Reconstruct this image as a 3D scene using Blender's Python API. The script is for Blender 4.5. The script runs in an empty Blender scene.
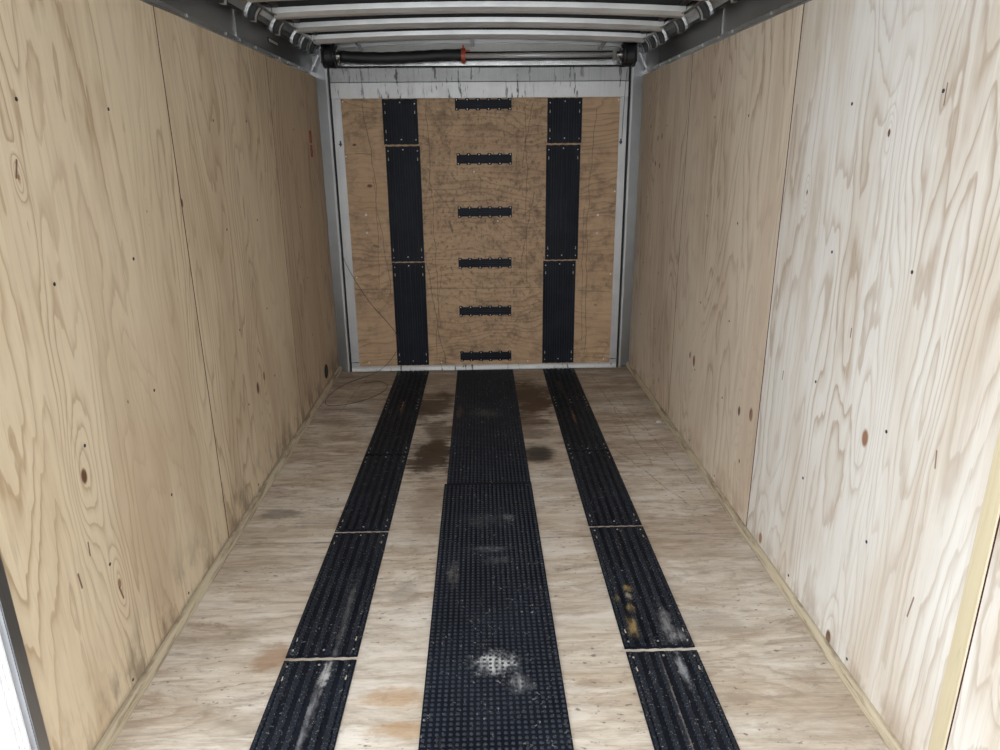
import bpy, bmesh, math, random
from mathutils import Vector, Matrix
random.seed(4)
SC = bpy.context.scene
COL = SC.collection

# ------------------------------------------------------------------ camera
cam_d = bpy.data.cameras.new('camera')
cam = bpy.data.objects.new('camera', cam_d); COL.objects.link(cam)
RT = Vector((0.99952124, -0.02975724, -0.00847307))
UP = Vector((0.01716038, 0.30530187, 0.95210099))
FW = Vector((0.02574506, 0.95179056, -0.30566635))
M = Matrix((RT, UP, -FW)).transposed().to_4x4()
M.translation = Vector((-0.0222, 0.0, 1.4707))
cam.matrix_world = M
cam_d.sensor_fit = 'HORIZONTAL'; cam_d.sensor_width = 36.0
cam_d.lens = 705.47 / 1000 * 36.0
cam_d.clip_start = 0.02; cam_d.clip_end = 200
SC.camera = cam

# ------------------------------------------------------------------ world, light, exposure
FRONT = -0.35          # the open front end of the trailer, behind the camera
w = bpy.data.worlds.new('world'); SC.world = w; w.use_nodes = True
nt = w.node_tree; nt.nodes.clear()
out = nt.nodes.new('ShaderNodeOutputWorld'); bg = nt.nodes.new('ShaderNodeBackground')
tc = nt.nodes.new('ShaderNodeTexCoord'); sp = nt.nodes.new('ShaderNodeSeparateXYZ')
cr = nt.nodes.new('ShaderNodeValToRGB')
nt.links.new(tc.outputs['Generated'], sp.inputs[0]); nt.links.new(sp.outputs[2], cr.inputs[0])
cr.color_ramp.elements[0].position = 0.0; cr.color_ramp.elements[0].color = (0.94, 0.965, 1.0, 1)
cr.color_ramp.elements[1].position = 1.0; cr.color_ramp.elements[1].color = (0.88, 0.94, 1.0, 1)
nt.links.new(cr.outputs[0], bg.inputs[0]); bg.inputs[1].default_value = 3.0
nt.links.new(bg.outputs[0], out.inputs[0])
SC.view_settings.view_transform = 'Standard'; SC.view_settings.look = 'None'
SC.view_settings.gamma = 1.0; SC.view_settings.use_curve_mapping = False
SC.view_settings.exposure = 0.92
SC.cycles.use_denoising = True; SC.cycles.denoising_prefilter = 'ACCURATE'
SC.cycles.max_bounces = 10; SC.cycles.diffuse_bounces = 6; SC.cycles.glossy_bounces = 5
SC.cycles.sample_clamp_indirect = 6

# ------------------------------------------------------------------ node helper
class NT:
    def __init__(s, name):
        s.m = bpy.data.materials.new(name); s.m.use_nodes = True
        s.t = s.m.node_tree; s.t.nodes.clear()
        s.o = s.t.nodes.new('ShaderNodeOutputMaterial')
        s.b = s.t.nodes.new('ShaderNodeBsdfPrincipled')
        s.t.links.new(s.b.outputs[0], s.o.inputs[0])
        g = s.t.nodes.new('ShaderNodeNewGeometry'); s.pos = g.outputs['Position']
        x = s.t.nodes.new('ShaderNodeSeparateXYZ'); s.t.links.new(s.pos, x.inputs[0])
        s.x, s.y, s.z = x.outputs
    def put(s, sock, v):
        if isinstance(v, (int, float)):
            sock.default_value = v
        elif isinstance(v, tuple):
            sock.default_value = v if len(v) == len(sock.default_value) else tuple(v) + (1,)
        else: s.t.links.new(v, sock)
    def mt(s, op, a, b=0.0, c=None, clamp=False):
        n = s.t.nodes.new('ShaderNodeMath'); n.operation = op; n.use_clamp = clamp
        s.put(n.inputs[0], a); s.put(n.inputs[1], b)
        if c is not None: s.put(n.inputs[2], c)
        return n.outputs[0]
    def add(s, a, b): return s.mt('ADD', a, b)
    def sub(s, a, b): return s.mt('SUBTRACT', a, b)
    def mul(s, a, b): return s.mt('MULTIPLY', a, b)
    def mx(s, a, b): return s.mt('MAXIMUM', a, b)
    def vec(s, a, b, c):
        n = s.t.nodes.new('ShaderNodeCombineXYZ')
        for i, v in enumerate((a, b, c)): s.put(n.inputs[i], v)
        return n.outputs[0]
    def noise(s, v, scale=1, detail=2, rough=.5, dist=0.0):
        n = s.t.nodes.new('ShaderNodeTexNoise'); s.put(n.inputs['Vector'], v)
        n.inputs['Scale'].default_value = scale; n.inputs['Detail'].default_value = detail
        n.inputs['Roughness'].default_value = rough; n.inputs['Distortion'].default_value = dist
        return n.outputs[0]
    def ramp(s, v, stops):
        n = s.t.nodes.new('ShaderNodeValToRGB'); s.put(n.inputs[0], v)
        e = n.color_ramp.elements
        while len(e) < len(stops): e.new(.5)
        for i, (p, c) in enumerate(stops):
            e[i].position = p
            e[i].color = (c, c, c, 1) if isinstance(c, (int, float)) else tuple(c) + (1,)
        return n.outputs[0]
    def step(s, v, lo, hi):
        n = s.t.nodes.new('ShaderNodeMapRange'); n.interpolation_type = 'SMOOTHSTEP'
        s.put(n.inputs[0], v); n.inputs[1].default_value = lo; n.inputs[2].default_value = hi
        n.inputs[3].default_value = 0; n.inputs[4].default_value = 1
        return n.outputs[0]
    def mix(s, f, a, b):
        n = s.t.nodes.new('ShaderNodeMix'); n.data_type = 'RGBA'
        s.put(n.inputs[0], f); s.put(n.inputs[6], a); s.put(n.inputs[7], b)
        return n.outputs[2]
    def ell(s, a, b, ca, cb, ra, rb):
        """elliptic distance, 1 on the rim"""
        da = s.mul(s.sub(a, ca), 1 / ra); db = s.mul(s.sub(b, cb), 1 / rb)
        return s.mt('SQRT', s.add(s.mul(da, da), s.mul(db, db)))
    def seg(s, a, b, a0, b0, a1, b1, wd):
        """mask of a thin line from (a0,b0) to (a1,b1)"""
        L = math.hypot(a1 - a0, b1 - b0); ua, ub = (a1 - a0) / L, (b1 - b0) / L
        da = s.sub(a, a0); db = s.sub(b, b0)
        t = s.mt('MINIMUM', s.mx(s.add(s.mul(da, ua), s.mul(db, ub)), 0.0), L)
        ex = s.sub(da, s.mul(t, ua)); ey = s.sub(db, s.mul(t, ub))
        d = s.mt('SQRT', s.add(s.mul(ex, ex), s.mul(ey, ey)))
        return s.step(d, wd, wd * .3)
    def bump(s, h, strength=.2, dist=.002):
        n = s.t.nodes.new('ShaderNodeBump'); n.inputs['Strength'].default_value = strength
        n.inputs['Distance'].default_value = dist; s.put(n.inputs['Height'], h)
        s.t.links.new(n.outputs[0], s.b.inputs['Normal'])
    def fin(s, col, rough=.5, metal=0.0, spec=.5):
        s.put(s.b.inputs['Base Color'], col); s.put(s.b.inputs['Roughness'], rough)
        s.put(s.b.inputs['Metallic'], metal); s.b.inputs['Specular IOR Level'].default_value = spec
        return s.m

def ply(name, axes, seed, base, tan, line, knots=(), contrast=.8, K=14, lin=7, sa=1.7, sb=.33,
        fib=.12, rough=.62, extra=None, blotch=.5):
    """rotary cut plywood: contour lines of a stretched height field, bent round the knots"""
    s = NT(name); A = getattr(s, axes[0]); B = getattr(s, axes[1])
    P = s.vec(s.mul(A, sa), s.mul(B, sb), seed)
    n1 = s.noise(P, 1.6, 2.0, .5, .5)
    f = s.add(s.mul(n1, K), s.mul(A, lin))
    wob = s.noise(s.vec(s.mul(A, 9), s.mul(B, 3.2), seed + 5), 1, 3, .6)
    f = s.add(f, s.mul(wob, 1.5))
    jag = s.noise(s.vec(s.mul(A, 26), s.mul(B, 1.1), seed + 7), 1, 2, .5)
    f = s.add(f, s.mul(jag, 1.1))
    core = 0.0
    for (ka, kb, kr) in knots:
        d = s.ell(A, B, ka, kb, kr * 2.6, kr * 8)
        g = s.mt('POWER', 2.718, s.mul(s.mul(d, d), -1.0))
        f = s.add(f, s.mul(g, 3.2))
        c = s.step(s.add(s.ell(A, B, ka, kb, kr * .75, kr * 1.25), s.mul(wob, .6)), 1.5, .95)
        core = s.mx(core, c)
    saw = s.mt('FRACT', f)
    ln = s.ramp(saw, [(0, 0.12), (.45, .02), (.72, .35), (.9, 1), (.97, .75), (1.0, .12)])
    patch = s.noise(s.vec(s.mul(A, 4.5), s.mul(B, .9), seed + 9), 1, 3, .55, .4)
    pm = s.step(patch, .42, .68)
    mod = s.add(s.mul(s.step(s.noise(s.vec(s.mul(A, 3), s.mul(B, .8), seed + 20), 1, 1), .3, .65), .75), .25)
    fibre = s.noise(s.vec(s.mul(A, 190), s.mul(B, 7), seed), 1, 3, .6)
    col = s.mix(s.mul(pm, blotch), base, tan)
    col = s.mix(s.mt('MULTIPLY', s.mul(ln, mod), contrast, clamp=True), col, line)
    hair = s.noise(s.vec(s.mul(A, 70), s.mul(B, 1.8), seed + 3), 1, 4, .65)
    col = s.mix(s.mt('MULTIPLY', s.step(hair, .50, .72), fib * 3.0, clamp=True), col, line)
    col = s.mix(s.mt('MULTIPLY', s.step(hair, .46, .30), fib * 2.0, clamp=True), col, tuple(min(1, c * 1.12) for c in base))
    col = s.mix(s.mt('MULTIPLY', s.step(fibre, .58, .75), fib * 2.2, clamp=True), col, tuple(c * .55 for c in line))
    if knots:
        kc = s.mix(s.step(wob, .45, .55), (.13, .06, .035), (.30, .165, .10))
        col = s.mix(core, col, kc)
    if extra: col = extra(s, A, B, col)
    s.bump(s.sub(fibre, s.mul(ln, .6)), .18, .0012)
    return s.fin(col, rough, 0, .3)

def metal(name, col, rough=.35, streak=.15, axes='yz', dirt=0.0, spot=None, bump=.12, met=1.0):
    s = NT(name); A = getattr(s, axes[0]); B = getattr(s, axes[1])
    n = s.noise(s.vec(s.mul(A, 160), s.mul(B, 3), 1.3), 1, 3, .6)
    bl = s.noise(s.pos, 5, 4, .6)
    c = s.mix(s.mt('MULTIPLY', s.step(bl, .35, .75), .35 + dirt, clamp=True), col, tuple(v * .62 for v in col))
    c = s.mix(s.mt('MULTIPLY', s.step(n, .5, .8), streak, clamp=True), c, tuple(v * .45 for v in col))
    if spot: c = spot(s, c)
    r = s.add(rough, s.mul(s.sub(n, .5), .25 if streak > .05 else 0))
    if bump: s.bump(s.noise(s.pos, 14, 3, .5), bump, .004)
    return s.fin(c, r, met)

def plain(name, col, rough=.5, met=0.0, spec=.5):
    s = NT(name); n = s.noise(s.pos, 60, 3, .6)
    c = s.mix(s.mul(s.step(n, .45, .7), .3), tuple(col), tuple(v * .6 for v in col))
    return s.fin(c, rough, met, spec)

# ------------------------------------------------------------------ mesh helpers
def link(name, bm, mat, parent=None, smooth=False):
    me = bpy.data.meshes.new(name)
    bmesh.ops.recalc_face_normals(bm, faces=bm.faces[:])
    bm.to_mesh(me); bm.free()
    if smooth:
        for p in me.polygons: p.use_smooth = True
    me.materials.append(mat)
    o = bpy.data.objects.new(name, me); COL.objects.link(o)
    if parent: o.parent = parent
    return o
def box(bm, x0, x1, y0, y1, z0, z1, bev=0.0):
    b = bmesh.new()
    bmesh.ops.create_cube(b, size=1)
    for v in b.verts:
        v.co = Vector(((x0 + x1) / 2 + v.co.x * (x1 - x0), (y0 + y1) / 2 + v.co.y * (y1 - y0), (z0 + z1) / 2 + v.co.z * (z1 - z0)))
    if bev: bmesh.ops.bevel(b, geom=b.edges[:], offset=bev, segments=2, affect='EDGES')
    me = bpy.data.meshes.new('tmp'); b.to_mesh(me); b.free(); bm.from_mesh(me); bpy.data.meshes.remove(me)
    return bm
def prism(bm, prof, f0, f1):
    """prof: closed list of 2-tuples; f0/f1 map a profile point to 3D for the two ends"""
    a = [bm.verts.new(f0(*p)) for p in prof]; b = [bm.verts.new(f1(*p)) for p in prof]
    n = len(prof)
    for i in range(n): bm.faces.new((a[i], a[(i + 1) % n], b[(i + 1) % n], b[i]))
    bm.faces.new(a); bm.faces.new(list(reversed(b)))
def sweep(bm, rows):
    """rows of equally long closed rings"""
    vs = [[bm.verts.new(p) for p in r] for r in rows]; n = len(rows[0])
    for k in range(len(vs) - 1):
        for i in range(n): bm.faces.new((vs[k][i], vs[k][(i + 1) % n], vs[k + 1][(i + 1) % n], vs[k + 1][i]))
    bm.faces.new(vs[0]); bm.faces.new(list(reversed(vs[-1])))
def lathe_x(bm, prof, cy, cz, n=28):
    """prof: list of (x, radius) turned about an axis along x; closed with caps"""
    rows = [[(x, cy + r * math.cos(2 * math.pi * i / n), cz + r * math.sin(2 * math.pi * i / n)) for i in range(n)] for x, r in prof]
    sweep(bm, rows)
def tube(bm, pts, rad, n=6):
    pts = [Vector(p) for p in pts]; rows = []
    for i, p in enumerate(pts):
        t = (pts[min(i + 1, len(pts) - 1)] - pts[max(i - 1, 0)]).normalized()
        a = t.cross(Vector((0, 0, 1)) if abs(t.z) < .9 else Vector((1, 0, 0))).normalized(); b = t.cross(a)
        r = rad[i] if isinstance(rad, (list, tuple)) else rad
        rows.append([p + a * r * math.cos(2 * math.pi * k / n) + b * r * math.sin(2 * math.pi * k / n) for k in range(n)])
    sweep(bm, rows)
def spline(pts, k=8):
    P = [Vector(p) for p in pts]; P = [P[0] * 2 - P[1]] + P + [P[-1] * 2 - P[-2]]; o = []
    for i in range(1, len(P) - 2):
        for j in range(k):
            t = j / k; a, b, c, d = P[i - 1:i + 3]
            o.append(.5 * ((2 * b) + (c - a) * t + (2 * a - 5 * b + 4 * c - d) * t * t + (3 * b - a - 3 * c + d) * t ** 3))
    return o + [P[-2]]
def empty(name, loc=(0, 0, 0)):
    o = bpy.data.objects.new(name, None); COL.objects.link(o); o.location = loc; o.empty_display_size = .1
    return o
def struct(o): o['kind'] = 'structure'; return o
def tag(o, label, cat, group=None):
    o['label'] = label; o['category'] = cat
    if group: o['group'] = group
    return o
def child(src, parent, loc=None, name=None):
    c = src.copy(); COL.objects.link(c); c.parent = parent
    if loc is not None: c.location = loc
    if name: c.name = name
    return c

# ------------------------------------------------------------------ materials
YELLOW_L = dict(base=(.70, .59, .425), tan=(.54, .41, .275), line=(.44, .325, .205), blotch=.75, contrast=1.0, K=19, lin=9)
YELLOW_F = dict(base=(.62, .50, .355), tan=(.50, .375, .25), line=(.38, .27, .175), blotch=.7)
PALE_R = dict(base=(.77, .755, .715), tan=(.63, .555, .46), line=(.47, .385, .30), blotch=.8, contrast=1.0)  # cool daylight on the near right panels put into the wood colour
PALE_W = dict(base=(.73, .64, .52), tan=(.60, .48, .365), line=(.45, .335, .24), blotch=.75, contrast=.95)
def grime_low(s, A, B, col):
    n = s.noise(s.vec(s.mul(A, 9), s.mul(B, 4), 3), 1, 4, .6)
    m = s.mx(s.mul(s.step(B, .30, .02), s.step(n, .44, .62)), s.mul(s.step(B, .055, .025), s.step(n, .30, .5)))
    return s.mix(s.mul(m, .7), col, (.16, .12, .085))
def grime_low_r(s, A, B, col):
    n = s.noise(s.vec(s.mul(A, 9), s.mul(B, 5), 8), 1, 4, .6)
    m = s.mul(s.step(B, .16, .02), s.step(n, .45, .62))
    return s.mix(s.mul(m, .5), col, (.30, .20, .12))
def crack_l(s, A, B, col):
    col = grime_low(s, A, B, col)
    m = s.seg(A, B, 1.592, .535, 1.590, .50, .004)
    for a0, b0, a1, b1 in ((1.528, .485, 1.532, .445), (1.685, .34, 1.695, .30), (1.625, 1.455, 1.612, 1.42)):
        m = s.mx(m, s.seg(A, B, a0, b0, a1, b1, .005))
    return s.mix(s.mul(m, .9), col, (.11, .05, .03))
def crack_r(s, A, B, col):
    col = grime_low_r(s, A, B, col)
    m = s.seg(A, B, 1.655, 1.60, 1.655, 1.555, .003)
    for a0, b0, a1, b1 in ((2.295, .73, 2.297, .70), (1.90, .98, 1.90, .955), (1.46, .80, 1.455, .76), (1.44, .42, 1.45, .36)):
        m = s.mx(m, s.seg(A, B, a0, b0, a1, b1, .004))
    return s.mix(s.mul(m, .85), col, (.16, .08, .05))
wl = [ply('plywood_left_a', 'yz', 2.0, knots=[(1.632, .70, .017), (1.69, .35, .013), (1.62, 1.42, .006), (1.90, .80, .004), (2.2, 1.30, .004)], extra=crack_l, **YELLOW_L),
      ply('plywood_left_b', 'yz', 7.4, knots=[(3.006, .464, .022), (3.108, .487, .018), (2.466, 1.305, .012)], extra=grime_low, **YELLOW_L),
      ply('plywood_left_c', 'yz', 12.9, knots=[(4.0, .9, .008)], extra=grime_low, contrast=.9, lin=12, **YELLOW_F)]
wr = [ply('plywood_right_0', 'yz', 31.0, knots=[(1.12, .46, .012)], extra=grime_low_r, **PALE_R),
      ply('plywood_right_a', 'yz', 35.7, knots=[(1.75, .71, .022), (1.775, .043, .018), (2.322, .06, .02), (1.86, 1.50, .008), (2.28, 1.33, .006)], extra=crack_r, K=18, lin=10, **PALE_R),
      ply('plywood_right_b', 'yz', 41.2, knots=[(3.289, .47, .024), (3.36, .48, .014), (2.655, .447, .016), (2.531, .477, .024), (2.60, .25, .008)], extra=grime_low_r, K=18, **PALE_W),
      ply('plywood_right_c', 'yz', 47.9, knots=[(4.276, 1.521, .014), (4.185, 1.53, .014), (4.30, 1.38, .012), (4.20, 1.37, .011)], extra=grime_low_r, lin=12, K=18, **PALE_W)]

def floor_extra(s, A, B, col):            # A = y (across grain), B = x
    nb = s.noise(s.pos, 7, 4, .65); nf = s.noise(s.vec(s.mul(s.x, 6), s.mul(s.y, 42), 2), 1, 4, .7)
    wear = s.step(s.noise(s.vec(s.mul(s.x, 1.2), s.mul(s.y, 3.4), 6), 1, 4, .6), .42, .62)
    col = s.mix(s.mul(wear, .45), col, (.74, .70, .64))
    dirt = s.step(s.noise(s.vec(s.mul(s.x, 2.0), s.mul(s.y, 6), 11), 1, 5, .7), .50, .72)
    col = s.mix(s.mul(dirt, .6), col, (.30, .235, .17))
    fine = s.step(nf, .53, .72)
    col = s.mix(s.mul(fine, .35), col, (.22, .17, .125))
    f2 = s.noise(s.vec(s.mul(s.x, 11), s.mul(s.y, 130), 5), 1, 4, .7)
    col = s.mix(s.mul(s.step(f2, .52, .68), .32), col, (.24, .185, .14))
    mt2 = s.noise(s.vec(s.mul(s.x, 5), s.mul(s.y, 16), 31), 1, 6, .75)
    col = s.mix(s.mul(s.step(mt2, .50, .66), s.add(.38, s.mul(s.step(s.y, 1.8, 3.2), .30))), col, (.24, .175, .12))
    bandn = s.noise(s.vec(s.mul(s.x, 2.6), s.mul(s.y, 12), 77), 1, 6, .7, .6)
    col = s.mix(s.mul(s.step(bandn, .50, .64), .48), col, (.36, .27, .19))
    col = s.mix(s.mul(s.step(bandn, .49, .38), .40), col, (.84, .80, .74))
    sm2 = s.noise(s.vec(s.mul(s.x, 9), s.mul(s.y, 9), 55), 1, 6, .8)
    col = s.mix(s.mul(s.step(sm2, .56, .70), .5), col, (.20, .165, .13))
    sk = s.noise(s.vec(s.mul(s.x, 34), s.mul(s.y, 60), 9), 1, 3, .6); cl = s.noise(s.vec(s.x, s.mul(s.y, 1.7), 3.3), 2.6, 2, .5)
    col = s.mix(s.mul(s.mul(s.step(sk, .60, .72), s.step(cl, .38, .55)), .8), col, (.11, .085, .065))
    # noisy brown tint, denser towards the ramp
    far_tint = s.mul(s.step(s.add(s.mul(s.y, .35), s.mul(s.noise(s.vec(s.mul(s.x, 3), s.mul(s.y, 7), 41), 1, 6, .7), 2.6)), 2.35, 3.0), .60)
    col = s.mix(far_tint, col, (.235, .155, .095))
    # stains with their own outlines
    wob = s.add(s.mul(s.sub(nf, .5), 1.3), s.mul(s.sub(nb, .5), 1.6))
    for cx, cy, rx, ry, k, c in ((-.29, 3.27, .12, .22, .85, (.05, .03, .02)), (-.33, 4.0, .13, .22, .75, (.07, .04, .025)),
                                 (-.27, 3.55, .08, .20, .6, (.09, .055, .03)), (-.26, 2.75, .07, .35, .35, (.2, .13, .08)),
                                 (.27, 4.1, .15, .34, .8, (.07, .038, .022)), (.25, 3.75, .10, .25, .5, (.10, .06, .035)),
                                 (-.67, 1.80, .05, .05, .5, (.30, .16, .08)), (-.30, 1.62, .12, .035, .5, (.42, .24, .10)),
                                 (-.2, 1.50, .12, .03, .5, (.42, .24, .10)), (.47, 1.98, .03, .12, .4, (.25, .22, .2)),
                                 (.70, 1.91, .10, .07, .3, (.3, .26, .22)), (-.30, 2.12, .04, .08, .3, (.2, .17, .14)),
                                 (-.88, 2.70, .08, .04, .5, (.1, .07, .05)), (.69, 2.50, .36, .16, .3, (.30, .2, .13))):
        d = s.add(s.ell(s.x, s.y, cx, cy, rx, ry), s.mul(wob, 1.6))
        col = s.mix(s.mul(s.step(d, 1.4, .55), min(.95, k * 1.15)), col, c)
    d = s.add(s.ell(s.x, s.y, .255, 3.275, .075, .10), s.mul(s.sub(nb, .5), 1.6))
    col = s.mix(s.mul(s.step(s.add(d, s.mul(s.sub(nf, .5), 1.0)), 1.5, .55), .9), col, (.022, .020, .020))
    m = 0.0
    for a0, b0, a1, b1, wd in ((.72, 4.55, .80, 3.1, .006), (.80, 4.3, .95, 2.75, .005), (-.80, 4.6, -.86, 3.9, .006), (-.95, 3.95, -.72, 3.98, .010),
                               (.66, 3.3, .86, 2.7, .006), (-.93, 3.6, -.75, 3.62, .008), (.7, 2.9, .93, 2.88, .006), (.66, 3.5, .80, 3.48, .006),
                               (-.9, 3.2, -.7, 3.26, .006), (-.8, 2.62, -.66, 2.61, .006), (.74, 4.0, .92, 3.3, .005)):
        m = s.mx(m, s.seg(s.add(s.x, s.mul(s.sub(nb, .5), .05)), s.y, a0, b0, a1, b1, wd))
    for yj in (1.24, 2.462, 3.682): m = s.mx(m, s.step(s.mt('ABSOLUTE', s.sub(s.y, yj)), .007, .001))
    m = s.mul(m, s.step(nf, .40, .55))
    col = s.mix(s.mul(m, .45), col, (.09, .06, .04))
    return col
FL = dict(base=(.64, .56, .46), tan=(.50, .41, .31), line=(.36, .27, .19))
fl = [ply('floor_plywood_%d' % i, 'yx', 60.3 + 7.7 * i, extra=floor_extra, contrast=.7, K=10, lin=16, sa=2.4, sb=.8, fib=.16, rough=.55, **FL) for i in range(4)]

def ramp_extra(s, A, B, col):             # A = z, B = x
    n = s.noise(s.vec(s.mul(s.x, 10), s.mul(s.z, 10), 4), 1, 6, .75)
    sm = s.noise(s.vec(s.mul(s.x, 2.2), s.mul(s.z, 1.6), 14), 1, 4, .6)
    mid = s.step(s.ell(s.x, s.z, 0, 1.1, .62, 1.1), 1.15, .6)
    col = s.mix(s.mul(s.mul(s.step(n, .40, .74), s.step(sm, .34, .56)), .78), col, (.10, .065, .040))
    fine = s.noise(s.vec(s.mul(s.x, 46), s.mul(s.z, 30), 4), 1, 4, .7)
    col = s.mix(s.mul(s.mul(s.step(fine, .50, .68), .60), mid), col, (.06, .04, .026))
    wx = s.add(s.x, s.mul(s.sub(s.noise(s.vec(s.mul(s.x, 3), s.mul(s.z, 5), 1), 1, 2), .5), .05))
    m = 0.0
    for a0, b0, a1, b1, wd in ((-.74, 1.74, -.68, 1.25, .0036), (-.68, 1.25, -.70, .60, .0028), (-.70, 1.3, -.62, .55, .0028), (-.34, 1.75, -.32, .95, .0028),
                               (-.38, .80, -.28, .05, .0036), (-.28, .72, -.34, .10, .0028), (-.32, .95, -.30, .30, .0028), (.33, 1.74, .25, 1.35, .0032),
                               (.28, 1.70, .29, .60, .0028), (.34, 1.2, .25, .75, .0032), (.69, .95, .70, .10, .0036), (.72, 1.70, .68, .9, .0028),
                               (.66, 1.1, .67, .2, .0028), (-.85, .58, .38, .575, .003), (.64, .55, .86, .54, .003), (-.80, 1.45, -.70, 1.44, .0028),
                               (.27, 1.05, .36, 1.12, .0036), (-.36, 1.30, -.22, 1.10, .0028), (-.22, 1.02, -.20, .96, .010), (-.72, .87, -.69, .86, .012)):
        m = s.mx(m, s.seg(wx, s.z, a0, b0, a1, b1, wd))
    return s.mix(s.mul(m, .6), col, (.06, .042, .030))
ramp_wood = ply('ramp_plywood', 'zx', 90.1, (.46, .315, .19), (.37, .235, .135), (.27, .165, .095), knots=[(1.5, -.80, .01), (1.25, -.72, .014), (.45, .76, .012)],
                contrast=.85, K=9, lin=24, sa=2.0, sb=.9, fib=.16, rough=.6, extra=ramp_extra)
pine = ply('pine_batten', 'yz', 3.3, (.62, .55, .38), (.56, .48, .32), (.46, .38, .25), K=2, lin=30, contrast=.35)
def trim_dirt(s, A, B, col):
    n = s.noise(s.vec(s.mul(s.y, 5), s.mul(s.z, 60), 6), 1, 4, .65)
    return s.mix(s.mul(s.step(n, .45, .64), .7), col, (.17, .12, .08))
pine_trim = ply('pine_floor_trim', 'xy', 5.3, (.56, .49, .36), (.48, .40, .28), (.36, .29, .20), K=2, lin=60, contrast=.3, extra=trim_dirt)

ALU = metal('mill_aluminium', (.46, .46, .45), .27, .0, bump=.5)
ALU_D = metal('dull_aluminium_sheet', (.17, .16, .15), .28, 0, 'yz', bump=0)
ALU_POST = metal('brushed_aluminium_post', (.26, .26, .26), .30, .0, 'xz', bump=0)
ALU_BOW = metal('roof_bow_metal', (.66, .66, .65), .36, .10, 'yx', .1, met=.6)
ROOF_M = metal('roof_sheet_metal', (.50, .50, .50), .42, .12, 'yx', met=.6)
def scrub(s, c):
    n = s.noise(s.vec(s.mul(s.x, 42), s.mul(s.z, 7), 3), 1, 3, .65)
    cl = s.noise(s.vec(s.mul(s.x, 3.2), 0.0, 8), 1, 2)
    m = s.mul(s.step(n, .56, .64), s.step(cl, .42, .56))
    c = s.mix(s.mul(m, .85), c, (.05, .05, .05))
    sp = s.noise(s.vec(s.mul(s.x, 90), s.mul(s.z, 90), 3), 1, 2, .5)
    return s.mix(s.mul(s.step(sp, .70, .76), .8), c, (.04, .04, .04))
ALU_RAIL = metal('scuffed_ramp_rail', (.50, .50, .49), .55, .12, 'xz', 0, scrub)
ALU_FLAP = metal('scuffed_ramp_flap', (.36, .36, .355), .55, .2, 'xz', .2, scrub)
ALU_STILE = metal('ramp_stile_metal', (.40, .40, .395), .5, .1, 'xz')
WHITE_P = plain('white_extrusion', (.80, .81, .82), .4)
STEEL_DK = plain('dark_steel', (.035, .036, .04), .45, .6)
ZINC = plain('zinc_screw_head', (.75, .74, .72), .35, .85)
SCREW_DK = plain('dark_wall_screw', (.03, .035, .045), .4, .5)
BLACK = plain('black_rubber_and_gap', (.006, .006, .007), .7)
COVERF = plain('black_spring_sleeve', (.012, .012, .014), .55)
ORANGE = plain('orange_plastic', (.42, .075, .03), .5)
RUST = plain('cable_steel', (.05, .042, .036), .5, .4)
PALE = plain('pale_slot', (.55, .48, .38), .6)
GAP = plain('dark_joint', (.075, .028, .014), .95, 0, .1)
INK = plain('red_stamp_ink', (.36, .075, .06), .8)
PAPER = plain('white_scrap', (.8, .78, .75), .8)
RAILM = metal('side_rail_metal', (.30, .285, .27), .22, .0, bump=0)
RIB_LT = metal('rib_face_metal', (.72, .71, .69), .45, .1, met=.35)
RIB_DK = plain('rib_gap_dark', (.012, .012, .013), .5)

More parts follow.
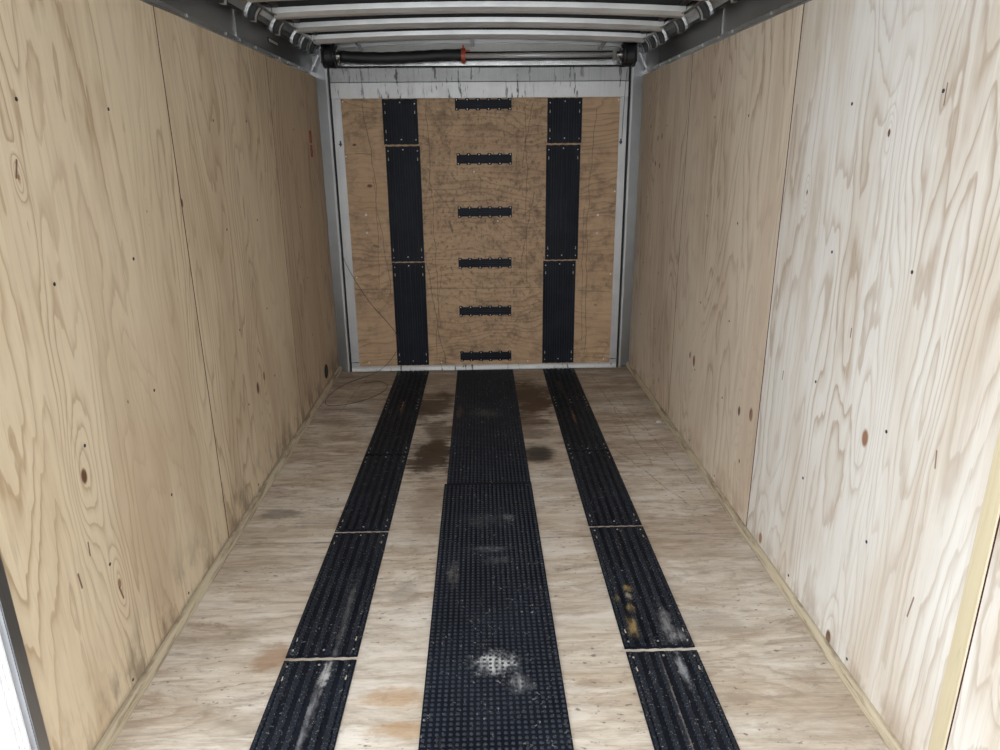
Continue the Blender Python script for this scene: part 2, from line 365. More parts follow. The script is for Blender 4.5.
def rubber(name, mat=False):
    s = NT(name)
    n = s.noise(s.pos, 140, 3, .6); big = s.noise(s.pos, 4, 3, .6)
    mid = s.noise(s.vec(s.mul(s.x, 60), s.mul(s.y, 12), s.mul(s.z, 12)), 1, 4, .65)
    col = s.mix(s.step(big, .35, .7), (.0055, .007, .012), (.010, .0125, .020))
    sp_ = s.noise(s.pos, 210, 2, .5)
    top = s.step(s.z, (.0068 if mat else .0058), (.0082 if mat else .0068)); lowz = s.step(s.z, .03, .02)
    col = s.mix(s.mul(s.mul(top, lowz), (.34 if mat else .10)), col, (.10, .12, .15))  # stud and ridge tops tinted paler as a painted sheen
    if not mat: col = s.mix(s.mul(s.mul(s.mul(top, lowz), s.step(sp_, .62, .70)), .5), col, (.38, .40, .43))  # glints painted as pale specks on the ridge tops
    flr = s.step(s.z, .06, .03)
    dust = s.mul(s.mul(s.step(s.noise(s.pos, 85, 3, .6), .645, .70), s.step(big, .34, .5)), flr)
    col = s.mix(s.mul(dust, .75), col, (.30, .29, .27))
    col = s.mix(s.mul(s.mul(s.step(mid, .60, .78), .25), flr), col, (.16, .15, .14))
    W = s.sub(s.noise(s.pos, 38, 4, .7), .5)
    if mat:
        spots = ((.005, 1.745, .060, .040, .95, (.62, .63, .62)), (.07, 1.66, .03, .035, .6, (.45, .45, .45)), (-.01, 2.38, .07, .02, .3, (.4, .4, .4)),
                 (.03, 2.30, .05, .02, .2, (.4, .38, .35)), (-.14, 2.22, .02, .07, .35, (.35, .32, .28)), (-.005, 3.84, .09, .06, .45, (.22, .20, .15)), (-.155, 3.86, .02, .09, .5, (.30, .17, .08)),
                 (-.02, 2.60, .10, .05, .16, (.28, .28, .28)), (.075, 2.62, .02, .03, .35, (.4, .4, .4)))
    else:
        spots = ((.462, 1.99, .014, .02, .95, (.36, .25, .10)), (.472, 2.10, .014, .02, .95, (.36, .25, .10)), (.468, 2.06, .012, .018, .8, (.40, .36, .28)),
                 (.445, 1.90, .014, .05, .9, (.34, .24, .11)), (.425, 2.05, .01, .02, .6, (.3, .22, .1)), (.56, 1.90, .02, .08, .45, (.45, .45, .46)),
                 (.59, 1.85, .02, .03, .4, (.45, .45, .45)), (.553, 1.70, .010, .06, .6, (.45, .46, .48)), (-.485, 1.98, .010, .22, .40, (.30, .30, .30)),
                 (-.497, 1.72, .012, .05, .8, (.6, .6, .6)), (-.51, 1.45, .009, .12, .4, (.40, .40, .42)), (-.505, 1.60, .012, .10, .5, (.3, .3, .31)),
                 (-.50, 3.95, .008, .10, .7, (.30, .17, .08)), (.50, 3.75, .008, .10, .8, (.36, .19, .07)), (.48, 4.3, .01, .12, .4, (.25, .16, .1)),
                 (.50, 1.5, .003, .30, .5, (.35, .30, .26)))
    for cx, cy, rx, ry, k, c in spots:
        d = s.add(s.ell(s.x, s.y, cx, cy, rx, ry), s.mul(W, 3.0))
        mm = s.mul(s.mul(s.step(d, 1.5, .2), k), flr)
        mm = s.mul(mm, s.add(.35, s.mul(s.step(mid, .40, .60), .65)))
        if mat: mm = s.mul(mm, s.step(s.z, .0085, .0062))
        col = s.mix(mm, col, c)
    s.bump(n, .25, .0006)
    return s.fin(col, s.add(.42, s.mul(mid, .25)), 0, .16)
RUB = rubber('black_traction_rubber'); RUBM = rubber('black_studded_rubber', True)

# ------------------------------------------------------------------ outside ground
bm = bmesh.new(); box(bm, -30, 30, -30, 30, -.60, -.50)
gm = NT('pale_concrete'); cg = gm.mix(gm.noise(gm.pos, 3, 4, .6), (.70, .72, .73), (.80, .81, .82))
struct(link('ground', bm, gm.fin(cg, .8)))

# ------------------------------------------------------------------ floor
SEAMS = [1.24, 2.462, 3.682]
YS = [FRONT] + SEAMS + [4.735]
floor = struct(empty('floor'))
for i in range(4):
    bm = bmesh.new(); box(bm, -1.03, 1.03, YS[i] + .0015, YS[i + 1] - .0015, -.018, 0)
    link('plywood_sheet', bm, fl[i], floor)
bm = bmesh.new(); box(bm, -1.05, 1.05, FRONT, 4.95, -.10, -.020); link('subfloor', bm, STEEL_DK, floor)

# ------------------------------------------------------------------ walls
WT = 1.906; XW = 1.02
def disc_x(sx, r, t):      # small round head lying on a wall, facing inwards
    bm = bmesh.new(); x = 0
    lathe_x(bm, [(0, r), (-sx * t * .6, r), (-sx * t, r * .6)], 0, 0, 10)
    return bm
def skin(bm, s, y0, y1, z0, z1): box(bm, s * 1.034, s * 1.040, y0, y1, z0, z1) if s > 0 else box(bm, s * 1.040, s * 1.034, y0, y1, z0, z1)
def cove_pt(a, r):         # a 0..90 deg from the wall up to the roof
    return (0.932 + r * math.cos(math.radians(a)), 2.026 + r * math.sin(math.radians(a)) * .9)
RIBS = [2.73, 3.13, 3.53, 3.93, 4.33, 4.53, 4.72]
for side, s in (('left', -1), ('right', 1)):
    W = struct(empty('wall_' + side, (s * XW, 1.9, 0)))
    off = Vector((-s * XW, -1.9, 0))
    def put(name, bm, mat, parent=W, **k):
        o = link(name, bm, mat, parent, **k)
        if parent is W: o.location = off
        return o
    # plywood panels
    spans = [(2.4650, 3.6742, 1), (3.6808, 4.775, 2)]
    spans = [(1.297 if s < 0 else 1.242, 2.458, 0)] + spans
    scr = None
    for (y0, y1, k) in spans + ([(FRONT, .30, 0)] if s < 0 else [(.02, 1.2375, -1), (FRONT, .018, -1)]):
        bm = bmesh.new()
        xa, xb = sorted((s * XW, s * 1.032)); box(bm, xa, xb, y0, y1, 0, WT, .0006)
        mat = (wl if s < 0 else wr)[k if s < 0 else k + 1]
        P = put('plywood_panel', bm, mat)
        cols = [y for y in (1.665, 2.065, 2.862, 3.262, 4.08, 4.47) if y0 < y < y1]
        for y in cols:
            for z in (.06, .432, .772, 1.172, 1.586):
                if y > 4 and z < .3: continue
                jy, jz = random.uniform(-.006, .006), random.uniform(-.008, .008)
                if scr is None:
                    scr = link('screw', disc_x(s, .0050, .0012), SCREW_DK, P); c = scr; c.location = (s * XW, y + jy, z + jz)
                else: c = child(scr, P, (s * XW, y + jy, z + jz))
        if s < 0 and k == 2:
            bm = bmesh.new()   # illegible red mill stamp: two rows of small strokes
            for q in range(19):
                z = 1.432 + q * .0078
                if q in (9,): continue
                for r in range(2):
                    y = 4.445 + r * .030 + random.uniform(-.003, .003)
                    box(bm, -XW, -XW + .0006, y, y + random.uniform(.024, .030), z, z + random.uniform(.0062, .0076))
            link('ink_stamp', bm, INK, P)['label'] = 'small faded red ink stamp'
            bm = bmesh.new(); lathe_x(bm, [(0, .046), (.003, .046), (.003, .040), (.0008, .038)], 0, 0, 28)
            o = link('round_hole', bm, BLACK, P, smooth=False); o.location = (-XW, 4.345, .120); o['label'] = 'round black hole low in the panel'
            bm = bmesh.new(); lathe_x(bm, [(0, .010), (.004, .009), (.006, .004)], 0, 0, 12)
            o = link('plug', bm, STEEL_DK, P); o.location = (-XW + .001, 4.335, .140)
        if s > 0 and k == 2 :
            bm = bmesh.new()
            for (y, z, L) in ((4.07, .19, .03), (4.03, .10, .035), (4.06, .14, .012)):
                box(bm, XW - .0005, XW, y, y + .006, z, z + L)
            link('pencil_mark', bm, SCREW_DK, P)
    for y in ((2.4615, 3.6775) if s < 0 else (1.239, 2.4615, 3.6775)):
        bm = bmesh.new(); xa, xb = sorted((s * 1.0206, s * 1.0325)); box(bm, xa, xb, y - .0048, y + .0048, 0, WT - .002); put('joint_gap', bm, GAP)
    # metal channel along the top of the plywood
    bm = bmesh.new()
    prof = [(1.034, 1.900), (1.017, 1.900), (1.0165, 1.906), (1.022, 1.910), (1.020, 1.924), (1.034, 1.928)]
    n = 46; rows = []
    for i in range(n + 1):
        y = FRONT + (4.77 - FRONT) * i / n; wv = .0012 * math.sin(i * 1.7) + random.uniform(-.0008, .0008)
        rows.append([(s * (a - (wv if j in (2, 3, 4) else 0)), y, b + (wv if j in (1, 2, 3) else 0)) for j, (a, b) in enumerate(prof)])
    sweep(bm, rows); ch = put('top_channel', bm, ALU)
    sc0 = None
    for y in (1.9, 2.3, 2.73, 3.13, 3.30, 3.53, 3.93, 4.12, 4.33, 4.60):
        if sc0 is None: sc0 = link('channel_screw', disc_x(s, .006, .003), ZINC, ch); sc0.location = (s * 1.0195, y, 1.917)
        else: child(sc0, ch, (s * 1.0195, y, 1.917))
    # outer skin sheets, their upper band shows above the plywood
    for (y0, y1) in (((FRONT, .30), (1.262, 2.28), (2.283, 3.315), (3.318, 4.40), (4.40, 4.95)) if s < 0 else ((FRONT, 1.2), (1.203, 2.28), (2.283, 3.315), (3.318, 4.40), (4.403, 4.95))):
        bm = bmesh.new(); skin(bm, s, y0, y1, -.05, 2.035); put('aluminium_sheet', bm, ALU_D)
    if s < 0:
        bm = bmesh.new(); skin(bm, s, .30, 1.262, 1.93, 2.035); put('aluminium_sheet', bm, ALU_D)
    for y in (3.30, 2.27):
        bm = bmesh.new(); xa, xb = sorted((s * 1.030, s * 1.034)); box(bm, xa, xb, y - .003, y + .003, 1.925, 2.034); put('joint_strip', bm, ALU)
    # cove sheet (quarter round) and its ribs
    bm = bmesh.new(); A = [0, 15, 30, 45, 60, 75, 90]
    ring = [cove_pt(a, .104) for a in A] + [cove_pt(a, .108) for a in reversed(A)]
    prism(bm, ring, lambda a, b: (s * a, FRONT, b), lambda a, b: (s * a, 4.90, b)); put('cove_sheet', bm, RAILM, smooth=False)
    for y in RIBS:
        ring = [cove_pt(a, .084) for a in A] + [cove_pt(a, .103) for a in reversed(A)]
        bm = bmesh.new(); prism(bm, ring, lambda a, b: (s * a, y - .002, b), lambda a, b: (s * a, y + .036, b)); rb = put('cove_rib', bm, RIB_LT)
        ring = [cove_pt(a, .081) for a in A] + [cove_pt(a, .1035) for a in reversed(A)]
        bm = bmesh.new(); prism(bm, ring, lambda a, b: (s * a, y - .026, b), lambda a, b: (s * a, y - .0022, b)); prism(bm, ring, lambda a, b: (s * a, y + .0362, b), lambda a, b: (s * a, y + .046, b)); link('rib_gasket', bm, RIB_DK, rb)
        ring = [cove_pt(a, .097) for a in A] + [cove_pt(a, .1035) for a in reversed(A)]
        bm = bmesh.new(); prism(bm, ring, lambda a, b: (s * a, y - .060, b), lambda a, b: (s * a, y - .0262, b)); link('rib_flange', bm, ALU, rb)
    # longitudinal roof rail
    bm = bmesh.new()
    prof = [(.940, 2.050), (.918, 2.050), (.918, 2.054), (.934, 2.056), (.934, 2.086), (.940, 2.086)]
    prism(bm, prof, lambda a, b: (s * a, FRONT, b), lambda a, b: (s * a, 4.76, b)); put('roof_rail', bm, RAILM)
    # bright angle where the band meets the rear post
    bm = bmesh.new(); prof = [(1.030, 1.928), (1.033, 1.940), (.984, 2.026), (.976, 2.022)]
    prism(bm, prof, lambda a, b: (s * a, 4.700, b), lambda a, b: (s * a, 4.712, b)); put('corner_angle', bm, ALU)
    if s < 0:
        bm = bmesh.new()
        for b_ in ((3.79, 3.97, 1.974, 1.977), (3.79, 3.97, 1.993, 1.996), (3.79, 3.793, 1.974, 1.996), (3.967, 3.97, 1.974, 1.996)): box(bm, -1.034, -1.0300, *b_)
        sl = put('slot_vent', bm, BLACK); sl['label'] = 'slim rectangular slot in the upper aluminium band'
        bm = bmesh.new(); box(bm, -1.0342, -1.0310, 3.82, 3.965, 1.9785, 1.9915, .0005); link('slot_plate', bm, ZINC, sl)
    if s > 0:
        bm = bmesh.new(); prof = [(1.02, 1.243), (1.02, 1.292), (1.0186, 1.290), (1.0186, 1.247)]
        prism(bm, prof, lambda a, b: (a, b, .02), lambda a, b: (a, b, 1.90)); o = put('batten', bm, pine); o['label'] = 'pale yellow pine batten beside the panel joint'
    # floor trim
    bm = bmesh.new()
    prof = [(1.0195, .0), (1.0, .0), (.9995, .012), (1.003, .024), (1.010, .030), (1.0195, .030)]
    yy0 = 1.30 if s < 0 else FRONT
    prism(bm, prof, lambda a, b: (s * a, yy0, b), lambda a, b: (s * a, 4.755, b))
    o = link('baseboard_' + side, bm, pine_trim); struct(o)

# ------------------------------------------------------------------ side door opening, near left
D = struct(empty('door_1', (-1.03, .78, 0)))
def dp(name, bm, mat):
    o = link(name, bm, mat, D); o.location = (1.03, -.78, 0); return o
bm = bmesh.new(); box(bm, -1.040, -1.014, 1.260, 1.296, 0, 1.93, .002); box(bm, -1.040, -1.014, .300, .335, 0, 1.93, .002); box(bm, -1.040, -1.014, .335, 1.26, 1.895, 1.93, .002)
dp('door_jamb', bm, STEEL_DK2 if 'STEEL_DK2' in globals() else metal('grey_jamb_metal', (.30, .30, .31), .4, .3))
bm = bmesh.new()
for k, (a, b, x) in enumerate(((1.252, 1.262, -1.030), (1.243, 1.252, -1.034), (1.232, 1.243, -1.038))): box(bm, -1.085, x, a, b, 0, 1.9, .002)
dp('door_stop', bm, WHITE_P)
bm = bmesh.new(); box(bm, -1.085, -1.03, .30, 1.262, -.03, 0.002, .002); dp('door_sill', bm, ALU)

# ------------------------------------------------------------------ ceiling
def crown(x, zc, drop): return zc - drop * (x / .92) ** 2
C_ = struct(empty('ceiling', (0, 1.9, 2.1)))
def cp(name, bm, mat, **k):
    o = link(name, bm, mat, C_, **k); o.location = (0, -1.9, -2.1); return o
bm = bmesh.new(); xs = [-.985 + 1.97 * i / 24 for i in range(25)]
ring = [(x, crown(x, 2.134, .025)) for x in xs] + [(x, crown(x, 2.141, .025)) for x in reversed(xs)]
prism(bm, ring, lambda a, b: (a, FRONT, b), lambda a, b: (a, 4.95, b)); cp('roof_sheet', bm, ROOF_M)
bowprof = [(0.0, .024), (0.002, .002), (.005, 0.001), (.012, 0.003), (.016, .003), (.030, -.012), (.036, -.0135), (.072, -.0135), (.075, -.010), (.075, .024)]
bow0 = None
for y in (2.33, 2.73, 3.13, 3.53, 3.93, 4.33):
    if bow0 is None:
        bm = bmesh.new(); xs = [-.932 + 1.864 * i / 24 for i in range(25)]
        sweep(bm, [[(x, a, crown(x, 2.0775, .023) + b) for a, b in bowprof] for x in xs])
        bow0 = cp('roof_bow', bm, ALU_BOW); b_ = bow0
        cb = bmesh.new()
        for sgn in (-1, 1): box(cb, *sorted((sgn * .885, sgn * .910)), .13, .33, 2.066, 2.084, .002)
        bar0 = link('dark_bar', cb, STEEL_DK, bow0)  # dark bars in the spaces between bows, beside each rail
        cb = bmesh.new(); sweep(cb, [[(x, a, crown(x, 2.0775, .023) + b) for a, b in ((.008, .0235), (.066, .0235), (.066, .055), (.008, .055))] for x in xs])
        shade0 = link('bow_gap_shade', cb, BLACK, bow0)  # black strip added as the shaded gap between bow and roof
    else:
        b_ = child(bow0, C_); child(bar0, b_); child(shade0, b_)
    b_.location = (0, y - 1.9, -2.1)
# ------------------------------------------------------------------ rear door frame and header
F = struct(empty('wall_back', (0, 4.76, 0)))
def fp(name, bm, mat, parent=None, **k):
    o = link(name, bm, mat, parent or F, **k)
    if parent is None: o.location = (0, -4.76, 0)
    return o
for s in (-1, 1):
    bm = bmesh.new(); box(bm, *sorted((s * 1.034, s * .948)), 4.762, 4.94, 0, 2.06, .003); fp('rear_post', bm, ALU_POST)
    bm = bmesh.new(); box(bm, *sorted((s * .950, s * .936)), 4.700, 4.90, 0, 1.962, .003); fp('post_lip', bm, ALU_STILE)
    bm = bmesh.new(); box(bm, *sorted((s * .9335, s * .9205)), 4.712, 4.90, 0, 1.957, .001); fp('door_seal', bm, BLACK)
bm = bmesh.new(); box(bm, -1.06, 1.06, 4.951, 4.97, -.12, 2.16); fp('unseen_rear_cap', bm, STEEL_DK)  # unseen cap added behind the frame to close light leaks
bm = bmesh.new()   # header: ledge, plate under the arch, bright flange
box(bm, -.95, .95, 4.715, 4.94, 1.9585, 1.984, .003); fp('header_ledge', bm, ALU)
bm = bmesh.new(); box(bm, -.934, .934, 4.72, 4.90, 1.949, 1.958); fp('header_seal', bm, BLACK)
xs = [-.93 + 1.86 * i / 24 for i in range(25)]
bm = bmesh.new(); ring = [(x, 1.98) for x in xs] + [(x, crown(x, 2.1335, .0255)) for x in reversed(xs)]
prism(bm, ring, lambda a, b: (a, 4.79, b), lambda a, b: (a, 4.94, b)); fp('header_plate', bm, metal('header_metal', (.42, .405, .38), .5, .1, 'xz'))
bm = bmesh.new(); ring = [(x, crown(x, 2.093, .032)) for x in xs] + [(x, crown(x, 2.109, .032)) for x in reversed(xs)]
prism(bm, ring, lambda a, b: (a, 4.755, b), lambda a, b: (a, 4.79, b)); fp('header_flange', bm, ALU_BOW)
for x, lean in ((-.72, -.03), (-.045, 0), (.74, .03)):
    zt = crown(x, 2.110, .032)
    bm = bmesh.new(); prism(bm, [(x - .012 - lean * 0, zt - .040), (x + .012, zt - .040), (x + .012 + lean, zt), (x - .012 + lean, zt)], lambda a, b: (a, 4.735, b), lambda a, b: (a, 4.754, b))
    fp('header_bracket', bm, ALU)
bm = bmesh.new(); box(bm, -1.0, 1.0, 4.736, 4.95, -.02, -.001); fp('sill_plate', bm, ALU)

# ------------------------------------------------------------------ ramp door
R = tag(empty('ramp_door', (0, 4.70, 0)), 'plywood ramp door standing closed in an aluminium frame at the far end', 'ramp door')
def rp(name, bm, mat, parent=None, **k):
    o = link(name, bm, mat, parent or R, **k)
    if parent is None: o.location = (0, -4.70, 0)
    return o
bm = bmesh.new(); box(bm, -.868, .874, 4.704, 4.725, .038, 1.775); wood = rp('ramp_panel', bm, ramp_wood)
bm = bmesh.new(); box(bm, -.920, .918, 4.690, 4.735, 1.772, 1.862, .0015); rp('top_rail', bm, ALU_RAIL)
bm = bmesh.new(); prism(bm, [(4.700, 1.8635), (4.697, 1.867), (4.697, 1.944), (4.702, 1.948), (4.74, 1.948), (4.74, 1.8635)], lambda a, b: (-.920, a, b), lambda a, b: (.918, a, b)); rp('upper_flap', bm, ALU_FLAP)
bm = bmesh.new(); prism(bm, [(4.693, .002), (4.690, .008), (4.692, .030), (4.698, .040), (4.735, .040), (4.735, .002)], lambda a, b: (-.920, a, b), lambda a, b: (.918, a, b)); rp('bottom_rail', bm, ALU_RAIL)
for x0, x1, s in ((-.920, -.866, -1), (.872, .918, 1)):
    bm = bmesh.new(); box(bm, x0, x1, 4.700, 4.735, .041, 1.771, .001)
    xm = x0 + .018 if s < 0 else x1 - .018
    box(bm, *sorted((x0 if s < 0 else x1, xm)), 4.694, 4.7005, .041, 1.771, .001)
    st = rp('stile', bm, ALU_STILE)
    bm = bmesh.new(); xc = s * .885
    box(bm, xc - .004, xc + .005, 4.688, 4.700, 1.490, 1.525, .002); box(bm, xc - .011, xc + .011, 4.690, 4.700, 1.500, 1.508, .002)
    link('catch', bm, STEEL_DK, st)
    bm = bmesh.new()
    box(bm, x0 + .002, x1 - .002, 4.692, 4.700, .068, .071)
    link('hinge_line', bm, STEEL_DK, st)
def bolt_y(r, t):
    b = bmesh.new(); rows = []
    for yy, rr in ((0, r), (-t * .5, r * .9), (-t, r * .45)):
        rows.append([(rr * math.cos(k * math.pi / 5), yy, rr * math.sin(k * math.pi / 5)) for k in range(10)])
    sweep(b, rows); return b
b0 = link('carriage_bolt', bolt_y(.0085, .006), ZINC, wood, smooth=True); b0.location = (-.756, 4.704, 1.067)
for p in ((-.757, 4.704, .952), (.754, 4.704, .934), (.756, 4.704, 1.05)): child(b0, wood, p)
s0 = link('panel_screw', bolt_y(.0045, .003), ZINC, wood); s0.location = (-.855, 4.704, 1.755)
for p in ((.862, 1.755), (-.858, 1.43), (.862, 1.2), (-.845, .66), (.855, .66), (-.80, .065), (.83, .065), (-.30, .06), (.30, .06), (.10, 1.02), (-.05, 1.33)):
    child(s0, wood, (p[0], 4.704, p[1]))

# ------------------------------------------------------------------ ribbed rubber traction strips
def strip_bm(L, Wd=.218):
    bm = bmesh.new(); h = Wd / 2
    # plate with slightly wavy ends
    n = 16; bot0 = []; pts = []
    for i in range(n + 1):
        x = -h + Wd * i / n; pts.append((x, .0015 * math.sin(i * 2.1)))
    for i in range(n, -1, -1):
        x = -h + Wd * i / n; pts.append((x, L + .0015 * math.sin(i * 1.7 + 1)))
    prism(bm, pts, lambda a, b: (a, b, 0.0004), lambda a, b: (a, b, .0042))
    ridges = [-.1005, -.083, -.050, -.017, .017, .050, .083, .1005]
    m = int(L / .0085)
    for r in ridges:
        big = abs(r) < .1; rows = []
        hw = .0085 if big else .0045; ht = .0088 if big else .0070
        for k in range(m + 1):
            y = .006 + (L - .012) * k / m
            e = .0020 if k % 2 else -.0008
            rows.append([(r - hw - e, y, .0041), (r - hw * .72 - e, y, ht), (r, y, ht + .0004), (r + hw * .72 + e, y, ht), (r + hw + e, y, .0041)])
        sweep(bm, rows)
    return bm
def round_z(r, t):
    b = bmesh.new()
    sweep(b, [[(q * math.cos(k * math.pi / 4), q * math.sin(k * math.pi / 4), zz) for k in range(8)] for zz, q in ((0, r), (t * .6, r), (t, r * .5))]); return b
protos = {}
def strip(L, loc, rx, rz, label, group, ramp=False, full=True):
    root = empty('traction_strip', loc); root.rotation_euler = (rx, 0, rz); tag(root, label, 'rubber strip', group)
    key = round(L, 3)
    if key not in protos:
        mt_ = link('ribbed_rubber', strip_bm(L), RUB, root); sc = link('screw', round_z(.0036, .002), ZINC, root)
        slb = bmesh.new(); box(slb, -.0022, .0022, -.009, .009, 0, .0012, .0004); sl = link('slot', slb, PALE, root)
        protos[key] = (mt_, sc, sl); sc.location = (-.092, .028, .0066); sl.location = (-.092, .078, .0064); first = True
    else:
        mt_, sc, sl = protos[key]; child(mt_, root, (0, 0, 0)); child(sc, root, (-.092, .028, .0066)); child(sl, root, (-.092, .078, .0064))
    for x, y, z in ((.092, .028, .0066), (0.001, .030, .0044), (-.092, L - .028, .0066), (.092, L - .028, .0066), (0.001, L - .02, .0044)): child(sc, root, (x, y, z))
    for p in ((.092, .078), (-.092, L - .078), (.092, L - .078)):
        if L > .5 or p[1] > .1: child(sl, root, (p[0], p[1], .0064))
    return root
yseam = [1.045, 1.788, 2.531, 3.277, 4.012, 4.688]
words = ['nearest the camera', 'second from the camera', 'third from the camera', 'fourth from the camera', 'touching the ramp door sill, fifth from the camera']
LL = ['black ribbed rubber strip with pale scuffs, left floor track, nearest the camera',
      'black ribbed rubber strip with a grey streak, left floor track, second from the camera',
      'black ribbed rubber strip in the left floor track, third from the camera',
      'black ribbed rubber strip in the left floor track, fourth from the camera',
      'black ribbed rubber strip in the left floor track, ending against the ramp door']
LR = ['black ribbed rubber strip with a white scrape, right floor track, nearest the camera',
      'black ribbed rubber strip with yellow stains, right floor track, second from the camera',
      'black ribbed rubber strip in the right floor track, third from the camera',
      'black ribbed rubber strip in the right floor track, fourth from the camera',
      'black ribbed rubber strip in the right floor track, ending against the ramp door']
ang = math.atan2(.030, 3.2)
for i in range(5):
    L = yseam[5] - yseam[4] - .004
    L = (.727, .727, .734, .741)[i] if i < 4 else L
    y = yseam[i] + (.008, .008, .008, .002, .002)[i]
    cxl = -.528 + (y - 1.4) * .0095
    strip(L, (cxl, y, 0), 0, -.0095, LL[i], 'left floor track strips')
    strip(L, (.5115, y, 0), 0, -.001, LR[i], 'right floor track strips')
RL = {'left': (-.498, ['black ribbed strip on the ramp, left column, lowest', 'black ribbed strip on the ramp, left column, middle', 'short black ribbed strip on the ramp, top of the left column']),
      'right': (.518, ['black ribbed strip on the ramp, right column, lowest', 'black ribbed strip on the ramp, right column, middle', 'short black ribbed strip on the ramp, top of the right column'])}
for side, (x, lb) in RL.items():
    sh = 0.004 if side == 'left' else -.004
    strip(.710, (x + (0.002 if side == 'left' else -.009), 4.704, .044), math.pi / 2, 0, lb[0], side + ' column of ramp strips')
    strip(.727, (x + (0 if side == 'left' else .003), 4.704, .762), math.pi / 2, 0, lb[1], side + ' column of ramp strips')
    strip(.268, (x + (-.006 if side == 'left' else .008), 4.704, 1.500), math.pi / 2, 0, lb[2], side + ' column of ramp strips')

# ------------------------------------------------------------------ tread pieces in the middle of the ramp
tread = None
tl = ['topmost black tread plate, tucked under the aluminium rail of the ramp', 'second black tread plate from the top in the middle of the ramp',
      'third black tread plate from the top in the middle of the ramp', 'fourth black tread plate from the top in the middle of the ramp',
      'fifth black tread plate from the top in the middle of the ramp', 'lowest black tread plate in the middle of the ramp, above the floor']
for i, (xc, zc) in enumerate(((.0155, 1.7345), (.017, 1.408), (.016, 1.078), (.012, .746), (.009, .421), (.008, .102))):
    root = tag(empty('tread_plate', (xc, 4.7032 if i else 4.7028, zc - (0 if i else .0005))), tl[i], 'rubber tread', 'tread plates up the middle of the ramp')
    if tread is None:
        bm = bmesh.new(); hw = .176; hh = .0275; pts = []
        tabs = [-.166 + .332 * k / 5 for k in range(6)]
        def edge(sg):
            e = []
            for t in tabs:
                for a, b in ((-.015, 0), (-.010, .008), (.010, .008), (.015, 0)): e.append((max(-hw, min(hw, t + a)), sg * (hh + b)))
            return e
        lo = edge(-1); hi = edge(1)[::-1]
        prism(bm, lo + hi, lambda a, b: (a, 0, b), lambda a, b: (a, -.007, b))
        for r in range(4):
            z = -.019 + r * .0127; box(bm, -.172, .172, -.0105, -.0065, z - .003, z + .003, .001)
        pl = link('ribbed_plate', bm, RUB, root)
        ts = link('screw', bolt_y(.0036, .003), ZINC, root); ts.location = (tabs[0], -.007, -hh)
        tread = (pl, ts)
        for t in tabs:
            for sg in (-1, 1):
                if not (t == tabs[0] and sg < 0): child(ts, root, (t, -.007, sg * hh))
    else:
        child(tread[0], root)
        for t in tabs:
            for sg in (-1, 1): child(tread[1], root, (t, -.007, sg * hh))

# ------------------------------------------------------------------ studded rubber runner
def mat_obj(x0, x1, y0, y1, z, label):
    me = bpy.data.meshes.new('rubber_runner'); V = []; Fc = []
    def addring(c, prof, n=8):
        b = len(V)
        for (r, h) in prof:
            for k in range(n): V.append((c[0] + r * math.cos(2 * math.pi * k / n), c[1] + r * math.sin(2 * math.pi * k / n), h))
        for q in range(len(prof) - 1):
            for k in range(n): Fc.append((b + q * n + k, b + q * n + (k + 1) % n, b + (q + 1) * n + (k + 1) % n, b + (q + 1) * n + k))
        Fc.append(tuple(b + (len(prof) - 1) * n + k for k in range(n)))
    t = z + .005
    V += [(x0, y0, z), (x1, y0, z), (x1, y1, z), (x0, y1, z), (x0, y0, t), (x1, y0, t), (x1, y1, t), (x0, y1, t)]
    Fc += [(3, 2, 1, 0), (4, 5, 6, 7), (0, 1, 5, 4), (1, 2, 6, 5), (2, 3, 7, 6), (3, 0, 4, 7)]
    pitch = .0175; nx = int((x1 - x0) / pitch); px = (x1 - x0) / nx; ny = int((y1 - y0) / pitch)
    for i in range(nx):
        for j in range(ny):
            addring((x0 + px * (i + .5), y0 + pitch * (j + .5)), ((.0055, t - .0002), (.0050, t + .0026), (.0030, t + .0036)))
    me.from_pydata(V, [], Fc); me.validate(); me.materials.append(RUBM)
    o = bpy.data.objects.new('rubber_runner', me); COL.objects.link(o)
    return tag(o, label, 'rubber mat', 'studded runner down the middle of the floor')
mat_obj(-.2017, .197, 1.05, 2.94, .0005, 'black studded rubber runner with white powder spots, nearer piece down the floor middle')
mat_obj(-.1915, .1945, 2.943, 4.686, .0005, 'black studded rubber runner, far piece reaching the ramp door')

# ------------------------------------------------------------------ spring assist above the ramp
S = tag(empty('spring_assist', (0, 4.63, 2.0)), 'ramp spring shaft with black sleeve and drums under the ceiling', 'ramp spring')
YC, ZC = 4.63, 2.000
def spn(name, bm, mat, **k):
    o = link(name, bm, mat, S, **k); o.location = (0, -4.63, -2.0); return o
bm = bmesh.new(); pts = []; rad = []
for i in range(41):
    t = i / 40; pts.append((-.835 + .725 * t, YC, ZC + .003 - .006 * math.sin(t * 5.2) - .004 * math.sin(t * math.pi))); rad.append(.033 + .0012 * math.sin(i * 1.3))
tube(bm, pts, rad, 20); o = spn('spring_sleeve', bm, COVERF, smooth=True); o['label'] = 'sagging black sleeve over the left half of the shaft'
bm = bmesh.new(); lathe_x(bm, [(-.113, .026), (-.113, .042), (-.088, .042), (-.088, .026)], YC, ZC + .004, 24)
box(bm, -.107, -.094, YC - .012, YC + .008, ZC + .040, ZC + .062, .002); box(bm, -.095, -.060, YC - .008, YC + .006, ZC + .026, ZC + .036, .002)
spn('winding_collar', bm, ORANGE)['label'] = 'orange winding collar at the end of the sleeve'
bm = bmesh.new(); tube(bm, [(-.10, YC, ZC + .003), (.80, YC, ZC + .006)], .0150, 16); spn('shaft', bm, plain('grey_steel_shaft', (.55, .55, .55), .45, .4), smooth=True)
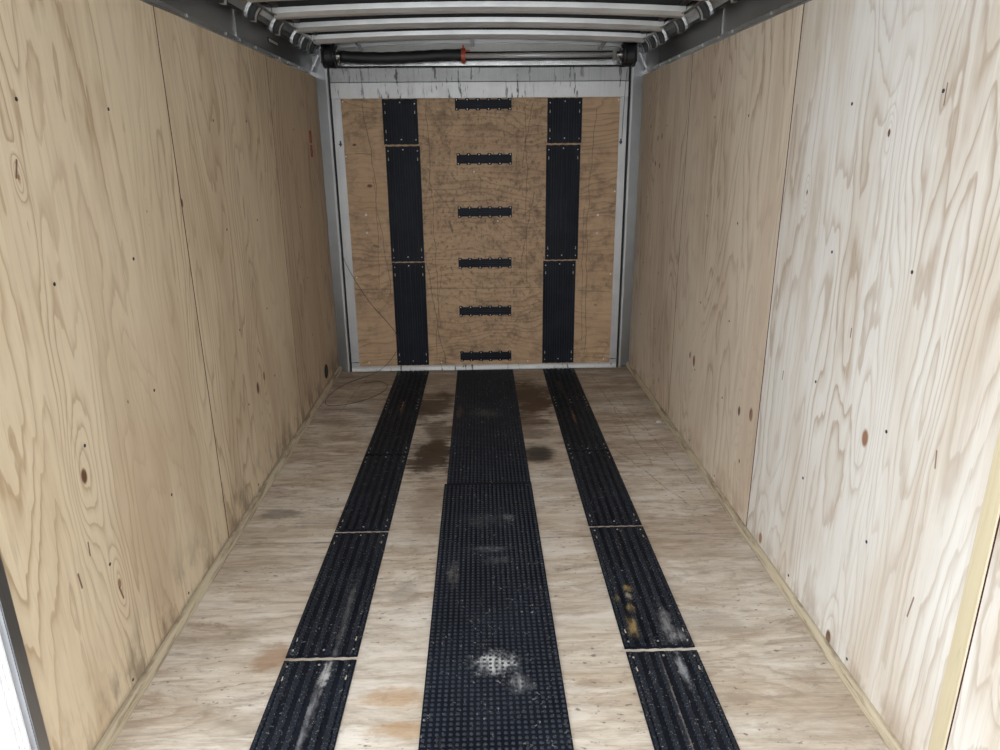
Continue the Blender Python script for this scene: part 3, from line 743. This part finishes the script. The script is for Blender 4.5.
for dz in (.0215, -.0165):
    bm = bmesh.new(); tube(bm, [(-.09, YC - .004, ZC + dz), (.80, YC - .004, ZC + dz + .002)], .0045, 10); spn('dark_rod', bm, STEEL_DK, smooth=True)  # thin dark bars above and below the shaft
for s in (-1, 1):
    bm = bmesh.new(); x0, x1 = s * .936, s * .862
    lathe_x(bm, [(x0, .055), (x0, .068), (x0 - s * .008, .070), (x0 - s * .014, .062), (x1 + s * .020, .062), (x1 + s * .010, .070), (x1, .068), (x1, .030)], YC, ZC + .006, 32)
    dr = spn('cable_drum', bm, COVERF)
    bm = bmesh.new()
    rows = []; nn = 48
    for x, base in ((s * .860, .052), (s * .853, .052)):
        rows.append([(x, YC + (base + (.006 if (k // 3) % 2 else 0)) * math.cos(2 * math.pi * k / nn), ZC + .006 + (base + (.006 if (k // 3) % 2 else 0)) * math.sin(2 * math.pi * k / nn)) for k in range(nn)])
    sweep(bm, rows); spn('ratchet_plate', bm, STEEL_DK)
    bm = bmesh.new(); lathe_x(bm, [(s * .858, .024), (s * .842, .024), (s * .842, .018), (s * .825, .018)], YC, ZC + .006, 18); hb = spn('hub', bm, ALU, smooth=False)
    for k in range(6):
        a = k * math.pi / 3 + .4
        bm = bmesh.new(); lathe_x(bm, [(s * .858, .006), (s * .848, .006), (s * .846, .004)], YC + .042 * math.cos(a), ZC + .006 + .042 * math.sin(a), 8); link('bolt', bm, ZINC, hb)
    bm = bmesh.new(); box(bm, *sorted((s * .944, s * .950)), YC - .045, 4.757, ZC - .035, ZC + .045, .001); spn('end_bracket', bm, ALU_POST)

# ------------------------------------------------------------------ lift cables
bm = bmesh.new()
tube(bm, spline([(-.922, 4.682, 1.965), (-.928, 4.684, 1.5), (-.930, 4.684, 1.15), (-.927, 4.684, .87), (-.895, 4.684, .73), (-.77, 4.684, .50), (-.615, 4.680, .30), (-.592, 4.680, .19), (-.66, 4.680, .075),
                 (-.74, 4.672, .012), (-.80, 4.60, .003), (-.88, 4.50, .003), (-.95, 4.36, .003), (-.985, 4.18, .003), (-.965, 4.04, .003), (-.87, 4.03, .003), (-.74, 4.12, .003), (-.655, 4.26, .003), (-.64, 4.39, .003), (-.70, 4.47, .003), (-.80, 4.45, .003)], 8), .0016, 6)
tag(link('lift_cable', bm, RUST, smooth=True), 'thin slack steel cable curling from the left drum across the ramp to the floor', 'cable')
bm = bmesh.new()
tube(bm, spline([(.905, 4.60, 1.94), (.900, 4.672, 1.90), (.893, 4.680, 1.7), (.889, 4.684, 1.53)], 8), .0015, 6)
tag(link('lift_cable', bm, RUST, smooth=True), 'thin steel cable running down from the right drum to the ramp edge', 'cable')

# ------------------------------------------------------------------ small scrap on the floor
bm = bmesh.new(); prism(bm, [(0, 0), (.022, .004), (.026, .018), (.010, .026), (-.004, .014)], lambda a, b: (.955 + a, 3.655 + b, .0004), lambda a, b: (.957 + a, 3.655 + b, .004))
tag(link('paper_scrap', bm, PAPER), 'tiny white scrap lying on the floor near the right wall', 'scrap')
